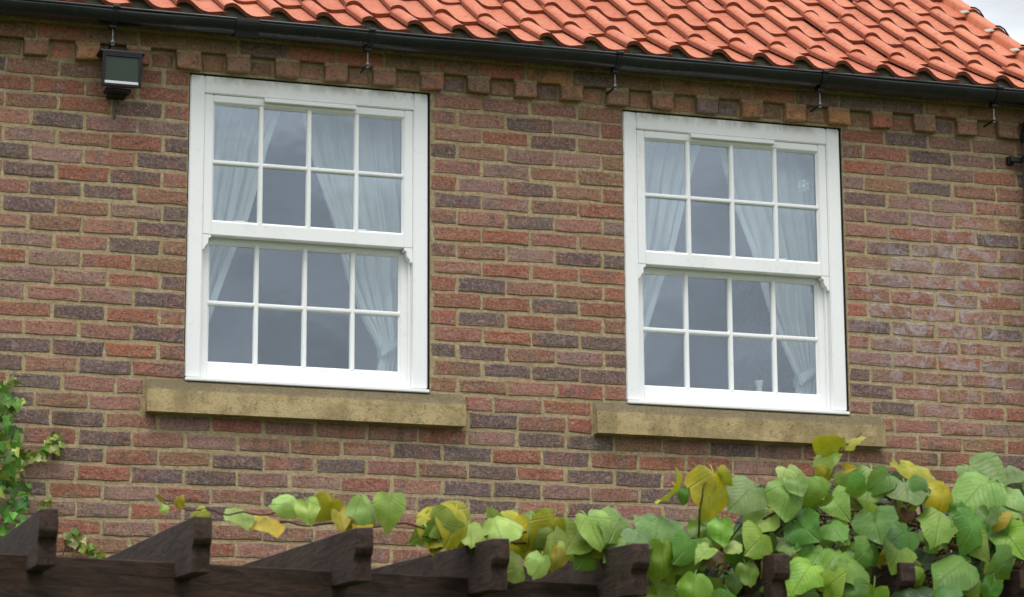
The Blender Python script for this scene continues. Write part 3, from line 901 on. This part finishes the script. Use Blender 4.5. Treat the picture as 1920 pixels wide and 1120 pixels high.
# ------------------------------------------------------------------ curtains
def interp(tab, z):
    tab = sorted(tab)
    if z <= tab[0][0]: return tab[0][1]
    for (a, va), (b, vb) in zip(tab, tab[1:]):
        if z <= b:
            t_ = (z-a)/(b-a); return va+(vb-va)*t_
    return tab[-1][1]
def curtain(x0, side, label, ztie, seed):
    """one sheer panel hung from a rod, gathered to the jamb by a tie"""
    rnd = random.Random(seed)
    if side < 0:
        edge = [(5.16, 0.46), (5.02, 0.405), (4.92, 0.375), (4.81, 0.352), (4.59, 0.292), (4.42, 0.226), (4.13, 0.128), (ztie, 0.085), (3.92, 0.12)]
        outr = [(5.16, -0.02), (4.4, -0.03), (ztie, -0.045), (3.92, -0.03)]
    else:
        edge = [(5.16, 0.53), (5.02, 0.555), (4.855, 0.60), (4.62, 0.687), (4.38, 0.752), (4.20, 0.825), (ztie, 0.905), (3.98, 0.890), (3.92, 0.88)]
        outr = [(5.16, 1.08), (4.5, 1.09), (4.3, 1.06), (ztie, 1.00), (3.92, 0.99)]
    nu, nv = 90, 46
    ph = rnd.uniform(0, 6)
    vs = []; 
    for j in range(nv+1):
        z = 5.17+(3.922-5.17)*j/nv
        xe = x0+interp(edge, z); xo = x0+interp(outr, z)
        wid = abs(xe-xo)
        for i in range(nu+1):
            u = i/nu
            amp = 0.016+0.018*(1-min(1, wid/0.6))
            yy = 0.172+amp*(0.65*math.sin(u*2*math.pi*6.3+ph+0.9*math.sin(z*2.2)+1.3*math.sin(u*7+ph))+0.35*math.sin(u*2*math.pi*14.7+2*ph+1.2*math.sin(z*4)))
            vs.append((xo+(xe-xo)*(u+0.012*math.sin(u*40+ph)*(u < 0.98)), yy+(0.02 if side > 0 else 0), z))
    m = MB(); w = nu+1
    m.add(vs, [(j*w+i, j*w+i+1, (j+1)*w+i+1, (j+1)*w+i) for j in range(nv) for i in range(nu)])
    root = empty('sheer_curtain', (x0+interp(outr, 3.92), 0.19, 3.92))
    tag(root, label, 'curtain', 'sheer curtains in the two windows')
    m.build('drape', MT['curtain'], root, smooth=True, fixn=False)
    # hem along the inner edge: a doubled band of fabric
    m = MB(); vs = []
    for j in range(nv+1):
        z = 5.17+(3.922-5.17)*j/nv
        xe = x0+interp(edge, z); s_ = -side
        for k, dx in enumerate((0.0, -0.028)):
            vs.append((xe+s_*dx*-1*-1, 0.160+(0.02 if side > 0 else 0)+0.004*math.sin(z*20), z))
    m.add(vs, [(2*j, 2*j+1, 2*j+3, 2*j+2) for j in range(nv)])
    m.build('edge_hem', MT['curtain'], root, smooth=True, fixn=False)
    # tie band
    xe = x0+interp(edge, ztie); xo = x0+interp(outr, ztie)
    m = MB()
    if side > 0:
        m.prism([(xe-0.006, ztie-0.035), (xo+0.01, ztie+0.045), (xo+0.012, ztie+0.085), (xe-0.012, ztie+0.02)], 'y', 0.150, 0.235)
    else:
        m.prism([(xo-0.01, ztie+0.045), (xe+0.006, ztie-0.03), (xe+0.012, ztie+0.02), (xo-0.012, ztie+0.085)], 'y', 0.128, 0.22)
    m.build('tie_band', MT['tie'], root, bevel=0.008, seg=2)
curtain(WX[0], -1, 'sheer white curtain drawn to the left side of the left window', 4.055, 1)
curtain(WX[0], 1, 'sheer white curtain tied back at the right side of the left window', 4.055, 2)
curtain(WX[1], -1, 'sheer white curtain drawn to the left side of the right window', 4.03, 3)
curtain(WX[1], 1, 'sheer white curtain tied back at the right side of the right window', 4.03, 4)

# small white vase on the inner board of the right window
m = MB()
vp = [(0.0, 0.0), (0.018, 0.0), (0.021, 0.01), (0.017, 0.035), (0.013, 0.06), (0.0135, 0.08), (0.018, 0.098), (0.0225, 0.108), (0.020, 0.108), (0.0, 0.085)]
cxv, cyv = 2.702, 0.215
vs = []; fs = []; K = 16
for (r_, h) in vp:
    for k in range(K): vs.append((cxv+max(r_, 0.0004)*math.cos(2*math.pi*k/K), cyv+max(r_, 0.0004)*math.sin(2*math.pi*k/K), 3.9155+h))
for i in range(len(vp)-1):
    for k in range(K): fs.append((i*K+k, i*K+(k+1) % K, (i+1)*K+(k+1) % K, (i+1)*K+k))
m.add(vs, fs)
tag(m.build('vase', MT['ceramic'], None, origin=(cxv, cyv, 3.9155), smooth=True), 'small white flared vase standing inside the right window', 'vase')

# snowflake decoration stuck to the inside of the glass
m = MB(); c0 = aty(1507, 348, 0.048)
for k in range(6):
    a = R(90+60*k); d = Vector((math.cos(a), 0, math.sin(a))); e = Vector((-d.z, 0, d.x))
    def bar(p, q_, w):
        dd = (q_-p).normalized(); ee = Vector((-dd.z, 0, dd.x))*w
        vs = [p-ee, p+ee, q_+ee, q_-ee]; vs += [v+Vector((0, 0.0015, 0)) for v in vs]
        m.add(vs, [(0, 1, 2, 3), (7, 6, 5, 4), (0, 4, 5, 1), (1, 5, 6, 2), (2, 6, 7, 3), (3, 7, 4, 0)])
    off = Vector((0, 0.0001*k, 0))
    bar(c0+off, c0+off+d*0.030, 0.0026)
    for s in (-1, 1): bar(c0+off+d*0.016, c0+off+d*0.024+e*0.010*s, 0.002)
tag(m.build('snowflake_decoration', MT['ceramic'], None, origin=c0), 'tiny white snowflake stuck on the top right pane of the right window', 'decoration')

# ------------------------------------------------------------------ pergola
ends = [(110, 955), (398, 970), (700, 990), (955, 1010), (1217, 1020), (1480, 1040), (1715, 1055)]
PH = 2.6
RD = Vector((0.0504, 0.9987, 0.0624)).normalized()
E3 = [atz(px, py, PH) for px, py in ends]
E3.append(E3[-1]+(E3[-1]-E3[-2])); E3.insert(0, E3[0]-(E3[1]-E3[0]))
per = empty('pergola', (E3[4].x, E3[4].y+1.5, 0))
tag(per, 'dark brown timber pergola with shaped rafter ends in the foreground', 'pergola')
RW, RHT = 0.046, 0.136
side_v = Vector((RD.y, -RD.x, 0)).normalized()
for i, P in enumerate(E3):
    LN = 3.4
    r = random.Random(i)
    # profile in (distance along rafter, height): top is 0
    pr = [(0.0, 0.0), (-0.004, -0.018), (-0.006, -0.052), (0.004, -0.066), (0.016, -0.072), (0.020, -0.082), (0.018, -0.100), (0.020, -RHT), (LN, -RHT), (LN, 0.0)]
    nn = len(pr)
    m = MB(); vs = []
    for s in (-1, 0):
        for (a, h) in pr: vs.append(P + RD*a + Vector((0, 0, h)) + side_v*(RW*s + 0.0) + Vector((0, 0, r.uniform(-0.0015, 0.0015))))
    m.add(vs, [(k, (k+1) % nn, nn+(k+1) % nn, nn+k) for k in range(nn)]+[tuple(range(nn)), tuple(range(2*nn-1, nn-1, -1))])
    m.build('rafter', MT['wood'], per, bevel=0.0025)
# front beam, let up into the rafters
ed = (E3[-2]-E3[1]); ed.z = 0; ed.normalize()
bn = Vector((-ed.y, ed.x, 0))
B0 = E3[1]+RD*0.30
def on_beam(px, py):
    d = ray(px, py); return CAM + d*((B0-CAM).dot(bn)/d.dot(bn))
ba, bb = on_beam(114, 1043), on_beam(1104, 1095)
bdir = (bb-ba).normalized()
def beam(o, thick, hgt, name='beam'):
    m = MB(); vs = []
    for t_ in (-0.9, 3.9):
        p = ba+bdir*t_+bn*o
        for (a, h) in ((0, 0), (thick, 0), (thick, -hgt), (0, -hgt)): vs.append(p+bn*a+Vector((0, 0, h)))
    m.add(vs, [(0, 1, 2, 3), (7, 6, 5, 4), (0, 4, 5, 1), (1, 5, 6, 2), (2, 6, 7, 3), (3, 7, 4, 0)])
    m.build(name, MT['wood_x'], per, bevel=0.003)
beam(0.0, 0.05, 0.18)
beam(2.6, 0.05, 0.10)
for o in (0.055, 2.655):
    for t_ in (-0.5, 3.4):
        p = ba+bdir*t_+bn*o
        m = MB(); m.box((p.x-0.05, p.y, 0), (p.x+0.05, p.y+0.1, p.z-0.004)); m.build('post', MT['wood'], per, bevel=0.004)

# ------------------------------------------------------------------ leaves
def heart_mesh(name, seed, mat, petiole=0.35):
    rnd = random.Random(seed)
    half = [(0.0, 0.06), (0.09, -0.06), (0.22, -0.12), (0.38, -0.08), (0.50, 0.07), (0.545, 0.26), (0.50, 0.47), (0.40, 0.64), (0.25, 0.80), (0.10, 0.91), (0.0, 0.98)]
    ws = rnd.uniform(0.84, 1.12); sk = rnd.uniform(-0.14, 0.14); ru = rnd.uniform(0.0, 0.045)
    half = [(x*ws, y+(0.05 if k_ in (3, 6, 8) else -0.02)*ru*8*(x > 0)) for k_, (x, y) in enumerate(half)]
    fold = rnd.uniform(-0.1, 0.55); droop = rnd.uniform(0.25, 0.85); cup = rnd.uniform(0.0, 0.75); wav = rnd.uniform(0.03, 0.08); tw = rnd.uniform(-0.18, 0.18)
    def Z(x, y):
        return fold*abs(x) - droop*max(0, y-0.1)**2 - cup*x*x*2 + wav*math.sin(9*y+5*x+seed) + tw*x*y
    vs = []; fs = []
    def P(x, y):
        vs.append((x+sk*y*y, y, Z(x, y)+ru*math.sin(14*math.atan2(x, y-0.3)+seed)*math.hypot(x, y-0.3))); return len(vs)-1
    rib = [P(0, max(0.03, min(1.0, 0.05+0.93*k/(len(half)-1)))) for k in range(len(half))]
    for s in (1, -1):
        ou = []; mi = []
        for k, (x, y) in enumerate(half):
            x *= 1+rnd.uniform(-0.075, 0.075); y += rnd.uniform(-0.03, 0.03)
            rv = vs[rib[k]]
            if x < 0.01: ou.append(rib[k]); mi.append(rib[k]); continue
            ou.append(P(s*x, y)); mi.append(P(s*x*0.55, y*0.55+rv[1]*0.45))
        for k in range(len(half)-1):
            for A, B in ((ou, mi), (mi, rib)):
                q_ = [A[k], A[k+1], B[k+1], B[k]]
                u = []
                for a in q_:
                    if a not in u: u.append(a)
                if len(u) > 2: fs.append(tuple(u if s < 0 else u[::-1]))
    # petiole
    if petiole:
        b = len(vs)
        for (y, z, w) in ((0.05, Z(0, 0.05)-0.012, 0.022), (-petiole*0.6, -0.05, 0.018), (-petiole, -0.22, 0.018)):
            vs += [(-w, y, z), (w, y, z), (0, y, z-w*1.6)]
        for k in (0, 3):
            for a in range(3): fs.append((b+k+a, b+k+(a+1) % 3, b+k+3+(a+1) % 3, b+k+3+a))
    me = bpy.data.meshes.new(name)
    me.from_pydata(vs, [], fs); me.materials.append(mat)
    for p in me.polygons: p.use_smooth = True
    return me
HM = [heart_mesh('leaf', i, MT['leaf']) for i in range(16)]
tocam = -fwd
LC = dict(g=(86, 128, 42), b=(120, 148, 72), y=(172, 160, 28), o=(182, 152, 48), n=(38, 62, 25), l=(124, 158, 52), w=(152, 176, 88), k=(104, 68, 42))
def leaf_at(parent, P, size, ang, tilt, roll, cls, meshes, rnd, jit=0.08):
    """tip points along image angle `ang`; `tilt` turns the tip towards the viewer, `roll` turns the blade about its midrib"""
    a = R(ang+rnd.uniform(-8, 8)); t0 = rgt*math.cos(a)+upv*math.sin(a)
    ti = R(tilt); y_ = (t0*math.cos(ti)+tocam*math.sin(ti)).normalized(); z_ = (tocam*math.cos(ti)-t0*math.sin(ti)).normalized()
    x_ = y_.cross(z_)
    rr = R(roll); x2 = x_*math.cos(rr)+z_*math.sin(rr); z2 = x2.cross(y_)
    o = bpy.data.objects.new('leaf', meshes[rnd.randrange(len(meshes))])
    rm = Matrix((x2, y_, z2)).transposed()
    o.rotation_euler = rm.to_euler()
    o.scale = (size*rnd.uniform(0.93, 1.07), size, size)
    c = LC[cls]; f = rnd.uniform(0.88, 1.12)
    o.color = srgb(*[max(0, min(255, v*f+rnd.uniform(-8, 8))) for v in c])
    place(o, parent, P - y_*size*0.42)
    return o

vine = empty('grape_vine', (1.2, -4.2, 0))
tag(vine, 'large leaved vine with green and yellowing leaves sprawling over the pergola', 'vine')
rv = random.Random(5)
HERO = [ # px, py, width px, height px, class, tip angle, depth offset behind the rafter ends, roll
 (1342,922,62,104,'y',268,.10,35),(1352,895,40,45,'y',300,.13,-40),(1351,995,56,60,'l',268,.06,10),(1266,925,76,18,'y',222,.10,74),(1290,929,30,34,'g',280,.10,30),
 (1234,983,84,54,'b',262,.12,0),(1197,1007,58,30,'b',250,.06,0),(1290,1028,70,62,'g',235,.05,15),(1246,1046,62,80,'l',280,.03,30),(1300,1098,62,56,'l',260,-.05,-20),
 (1400,923,86,50,'b',215,.14,0),(1474,934,84,82,'b',266,.10,0),(1523,929,44,56,'g',275,.14,35),(1494,889,72,28,'w',330,.2,20),(1426,1011,80,62,'l',225,.07,15),
 (1508,991,78,60,'g',320,.07,0),(1426,968,74,30,'w',200,.12,20),(1534,1037,76,36,'l',200,.02,0),(1509,1074,80,42,'l',215,-.03,10),(1480,1030,56,36,'y',250,.15,0),
 (1546,862,34,60,'l',52,.2,48),(1560,842,34,64,'y',48,.2,-40),(1598,826,26,46,'y',50,.2,62),(1545,893,28,42,'y',250,.2,30),(1375,1025,42,28,'w',320,.06,20),(1335,1045,50,36,'k',250,.06,0),
 (1631,903,82,78,'b',262,.16,0),(1700,912,96,58,'b',270,.12,0),(1701,882,60,34,'y',330,.2,25),(1740,878,66,22,'y',345,.22,30),(1568,943,64,44,'w',300,.1,10),
 (1567,994,60,52,'g',310,.04,20),(1641,981,92,56,'g',265,.03,0),(1762,980,94,76,'l',255,.02,0),(1825,985,78,70,'g',245,.06,0),(1872,973,56,36,'y',20,.05,20),
 (1893,1007,74,58,'l',310,.04,0),(1887,1058,82,66,'g',225,-.02,10),(1789,1063,104,60,'g',200,-.05,0),(1567,1040,70,40,'l',190,.0,0),(1626,1034,56,48,'g',230,.0,20),
 (1687,1031,62,44,'l',235,.02,15),(1690,1003,78,26,'g',205,.06,40),(1610,1069,78,40,'l',330,-.06,0),(1556,1098,58,56,'l',60,-.08,10),(1602,1108,52,44,'g',290,-.08,0),
 (1770,1110,64,40,'g',200,-.05,0),(1824,1098,36,56,'l',280,-.04,30),(1858,1105,48,48,'g',250,-.04,0),(1848,890,100,46,'b',340,.2,0),(1830,918,104,36,'b',200,.16,0),(1895,926,80,36,'b',345,.16,0),
 (1905,885,56,34,'b',330,.24,0),(1888,948,84,30,'w',190,.12,0),(1581,904,38,42,'w',250,.18,20),(1770,928,60,52,'y',265,.14,20),(1588,879,28,20,'o',30,.22,0),
 (1737,1042,66,40,'n',230,.1,0),(1722,1085,42,42,'l',230,.0,20),(1860,1013,66,52,'n',240,.1,0),(1700,965,32,26,'k',230,.12,0),(1674,950,28,24,'k',300,.14,0),(1650,962,16,14,'o',270,.1,0),
 (652,966,46,42,'y',285,.25,20),(678,972,42,34,'y',220,.25,-20),(729,955,60,56,'w',270,.22,10),(692,948,44,56,'w',312,.22,50),(824,993,84,66,'y',262,.30,10),(838,975,92,36,'w',322,.26,45),
 (905,1003,44,26,'y',30,.28,30),(930,985,66,48,'w',300,.25,10),(993,1005,66,72,'y',265,.28,10),(1030,990,60,60,'w',310,.24,25),(1072,1015,76,66,'l',240,.24,10),(1115,993,66,66,'w',300,.22,30),
 (1160,982,68,50,'b',255,.2,0),(1185,1012,76,36,'b',200,.16,0),(967,1064,44,34,'w',220,.16,0),(1015,1055,42,40,'w',260,.16,20),(1043,1042,38,40,'o',270,.2,10),(1105,1040,56,44,'g',240,.22,10),(1150,1030,60,46,'g',280,.2,0),
 (364,966,36,28,'y',40,.3,30),(307,951,16,10,'w',330,.3,0),(299,936,18,10,'y',40,.3,0),(335,942,12,24,'y',80,.3,30),(455,964,50,36,'w',330,.28,20),(505,975,60,28,'o',350,.28,20),(541,946,44,24,'w',170,.26,10),
 (577,958,46,44,'w',285,.26,10),(614,955,46,46,'y',250,.27,20),(640,975,40,36,'y',300,.27,30)]
y_end = lambda px: E3[1].y + (E3[-2].y-E3[1].y)*(px-110)/1605
for (px, py, w, h, cls, ang, off, roll) in HERO:
    P = aty(px, py, y_end(px)+off+rv.uniform(-0.02, 0.02))
    s = proj(P)[2]
    big = max(w, h*0.95)
    vert = abs(math.sin(R(ang)))
    asp = (h/w)
    tilt = math.degrees(math.acos(max(0.25, min(1, asp)))) if vert > 0.6 else 25
    if vert <= 0.6:
        roll = roll if roll >= 45 else roll + (-math.degrees(math.acos(max(0.3, min(1, asp))))*0.8 if math.cos(R(ang)) < 0 else math.degrees(math.acos(max(0.3, min(1, asp))))*0.8)
    leaf_at(vine, P, big/s*(0.92 if px > 1220 else 1.1), ang, min(75, tilt*0.9+rv.uniform(12, 34)), roll+rv.uniform(-16, 16), cls, HM, rv)
# the leaf mass behind and between
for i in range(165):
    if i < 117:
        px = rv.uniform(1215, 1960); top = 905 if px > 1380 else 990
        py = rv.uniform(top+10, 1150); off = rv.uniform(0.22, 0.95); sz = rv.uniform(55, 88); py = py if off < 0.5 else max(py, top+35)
        cls = rv.choices('ngk', [60, 12, 8])[0]  # mostly the dark green class, painting shade into the gaps
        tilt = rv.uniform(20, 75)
    else:
        px = rv.uniform(1250, 2150); py = rv.uniform(1125, 1210) if px < 1940 else rv.uniform(880, 1200)
        off = rv.uniform(-0.1, 0.25); sz = rv.uniform(60, 90); cls = rv.choices('gnlb', [40, 30, 15, 15])[0]; tilt = rv.uniform(0, 60)
    P = aty(px, py, y_end(px)+off); s = proj(P)[2]
    leaf_at(vine, P, sz/s, rv.uniform(190, 350), tilt, rv.uniform(-35, 35), cls, HM, rv)
# small leaves filling the face of the mass
for i in range(84):
    px = rv.uniform(1225, 1945); top = 900 if px > 1400 else 985
    py = rv.uniform(top, 1135); off = rv.uniform(0.05, 0.22)
    P = aty(px, py, y_end(px)+off); s = proj(P)[2]
    leaf_at(vine, P, rv.uniform(36, 60)/s, rv.uniform(195, 345), rv.uniform(20, 75), rv.uniform(-50, 50), rv.choices('glbwy', [38, 28, 14, 8, 7])[0], HM, rv)
for i in range(30):
    px = rv.uniform(800, 1225); P = aty(px, rv.uniform(978, 1002)+(rv.uniform(0, 45) if px > 975 else 0), y_end(px)+rv.uniform(0.2, 0.4)); s = proj(P)[2]
    leaf_at(vine, P, rv.uniform(48, 76)/s, rv.uniform(200, 340), rv.uniform(10, 60), rv.uniform(-45, 45), rv.choices('ylwgb', [26, 30, 20, 16, 10])[0], HM, rv)
# brown twig tangle added inside the mass to darken the gaps between leaves
m = MB()
for i in range(420):
    px = rv.uniform(1330, 1980); top = 955 if px > 1420 else 1015
    P = aty(px, rv.uniform(top, 1150), y_end(px)+rv.uniform(0.16, 0.7))
    d = Vector((rv.gauss(0, 1), rv.gauss(0, 0.7), rv.gauss(0, 0.6))).normalized()*rv.uniform(0.05, 0.14)
    m.tube([P-d, P+Vector((rv.gauss(0, .012), rv.gauss(0, .012), rv.gauss(0, .012))), P+d], rv.uniform(0.0018, 0.0045), 4, False)
tag(m.build('twig_tangle', MT['stem'], vine, fixn=False), kind='stuff')
# woody stems and shoots
def shoot(parent, pix, off, rad, name='stem', mat='stem'):
    pts = []
    for k, (px, py) in enumerate(pix):
        pts.append(aty(px, py, y_end(px)+off+0.03*math.sin(k*1.7)))
    fine_ = []
    for a, b in zip(pts, pts[1:]):
        for k in range(5): fine_.append(a.lerp(b, k/5)+Vector((0, 0, 0.006*math.sin(len(fine_)*1.3))))
    fine_.append(pts[-1])
    m = MB(); nf = len(fine_)
    m.tube(fine_, [rad*(1-0.55*k/nf) for k in range(nf)], 6); return m.build(name, MT[mat], parent, smooth=True)
shoot(vine, [(1960,1000),(1760,990),(1560,985),(1400,1000),(1240,1010),(1060,1020),(900,1010),(760,985),(620,985),(520,980)], 0.30, 0.005)
shoot(vine, [(1950,1080),(1800,1030),(1640,1010),(1500,1020),(1380,1040),(1290,1060)], 0.2, 0.010)
shoot(vine, [(1300,1060),(1310,1010),(1312,960),(1318,920),(1330,885)], 0.12, 0.004)
shoot(vine, [(1520,960),(1530,920),(1548,880),(1575,845),(1615,812)], 0.22, 0.004)
shoot(vine, [(1900,1150),(1850,1060),(1790,1000),(1740,940),(1690,900)], 0.24, 0.007)
shoot(vine, [(640,975),(560,955),(470,965),(400,960),(330,950),(298,935)], 0.30, 0.003)
shoot(vine, [(1060,1060),(1000,1000),(940,1005),(860,1010),(790,1005)], 0.26, 0.004)
shoot(vine, [(1740,1120),(1700,1000),(1660,950),(1620,940)], 0.24, 0.006)
shoot(vine, [(1950,950),(1840,940),(1760,925),(1680,945),(1580,960)], 0.26, 0.005)
# the trunk climbing a pergola post
pt = ba+bdir*3.4+bn*0.03
m = MB(); tr = []
for k in range(14):
    t_ = k/13; tr.append(Vector((pt.x-0.07+0.03*math.sin(t_*9), pt.y-0.02+0.03*math.cos(t_*7), t_*2.6)))
m.tube(tr, [0.028-0.012*k/13 for k in range(14)], 8); m.build('trunk', MT['stem'], vine, smooth=True)

# climbing plants on the wall at the left edge
def ivy_mesh(seed):
    rnd = random.Random(seed)
    o_ = [(0, 0.02), (0.22, -0.16), (0.36, 0.05), (0.52, 0.20), (0.30, 0.42), (0.22, 0.62), (0.0, 1.0)]
    vs = []; fs = []
    Z = lambda x, y: 0.3*abs(x)-0.3*y*y+0.03*math.sin(7*x+9*y+seed)
    rib = []
    for k in range(len(o_)):
        y = 0.02+0.98*k/(len(o_)-1); vs.append((0, y, Z(0, y))); rib.append(k)
    for s in (1, -1):
        ou = []
        for k, (x, y) in enumerate(o_):
            if x == 0: ou.append(rib[k]); continue
            x *= 1+rnd.uniform(-0.12, 0.12); y += rnd.uniform(-0.03, 0.03)
            vs.append((s*x, y, Z(x, y))); ou.append(len(vs)-1)
        for k in range(len(o_)-1):
            u = []
            for a in (ou[k], ou[k+1], rib[k+1], rib[k]):
                if a not in u: u.append(a)
            if len(u) > 2: fs.append(tuple(u if s < 0 else u[::-1]))
    me = bpy.data.meshes.new('leaf'); me.from_pydata(vs, [], fs); me.materials.append(MT['ivy'])
    for p in me.polygons: p.use_smooth = True
    return me
IM = [ivy_mesh(i) for i in range(6)]
LC.update(v=(214, 214, 150), V=(150, 170, 84), G=(96, 148, 54), D=(62, 108, 42), Y=(178, 190, 92))
ivy = empty('variegated_ivy', (-0.7, -0.03, 0))
tag(ivy, 'pale variegated ivy sprigs creeping over the bricks at the left edge', 'ivy')
ri = random.Random(8)
def sprig(pts, n, spread, size, classes, y0=-0.012, y1=-0.05):
    for i in range(n):
        t_ = ri.random()*(len(pts)-1); k = int(t_); f = t_-k
        px = pts[k][0]*(1-f)+pts[k+1][0]*f+ri.gauss(0, spread); py = pts[k][1]*(1-f)+pts[k+1][1]*f+ri.gauss(0, spread)
        P = aty(px, py, ri.uniform(y1, y0)); s = proj(P)[2]
        leaf_at(ivy, P, ri.uniform(*size)/s, ri.uniform(180, 360), ri.uniform(-10, 55), ri.uniform(-45, 45), ri.choice(classes), IM, ri)
sprig([(16,895),(45,868),(75,850),(100,838),(110,826)], 66, 7, (12, 18), 'vVVYvG')
sprig([(78,955),(90,940)], 9, 4, (11, 16), 'vYV')
sprig([(130,1008),(150,1020),(170,1036),(186,1052)], 46, 7, (12, 18), 'vVvYG')
sprig([(10,720),(28,714)], 12, 4, (13, 18), 'vYV')
for pix in ([(-40,930),(16,895),(45,868),(75,850),(112,824)], [(60,1000),(80,950),(92,938)], [(100,1090),(130,1008),(170,1036),(190,1056)], [(-30,760),(10,722),(30,712)]):
    m = MB(); m.tube([aty(a, b, -0.012) for a, b in pix], 0.0028, 5); m.build('stem', MT['stem'], ivy)
m = MB(); m.tube([(-0.80, -0.015, 0.0), (-0.83, -0.012, 1.2), (-0.79, -0.014, 2.4), (-0.84, -0.013, 3.3), (-0.85, -0.012, 3.9)], [0.014, 0.012, 0.010, 0.008, 0.004], 6); m.build('trunk', MT['stem'], ivy)

shr = empty('climbing_shrub', (-0.95, -0.2, 0))
tag(shr, 'bright green leafy climber growing up the wall at the left edge', 'shrub')
m = MB()
for k in range(5):
    bx = -0.95-0.05*k+0.05
    m.tube([(-0.95, -0.16, 0), (-0.93-0.02*k, -0.16, 1.3), (bx+0.02*math.sin(k), -0.18, 2.6), (bx+0.06, -0.17, 3.3+0.1*k)], [0.016, 0.013, 0.009, 0.003], 6)
m.build('stem', MT['stem'], shr)
for i in range(250):
    z_px = ri.uniform(722, 1150)
    wmax = 22 if z_px < 750 else 40 if z_px < 870 else 26 if z_px < 905 else 56
    px = wmax - abs(ri.gauss(0, 1))*48 - 4
    P = aty(px, z_px, ri.uniform(-0.42, -0.06)); s = proj(P)[2]
    cls = ri.choices('GDgY', [45, 25, 20, 10])[0]
    leaf_at(shr, P, ri.uniform(17, 28)/s, ri.uniform(200, 340), ri.uniform(10, 65), ri.uniform(-40, 40), cls, IM, ri)
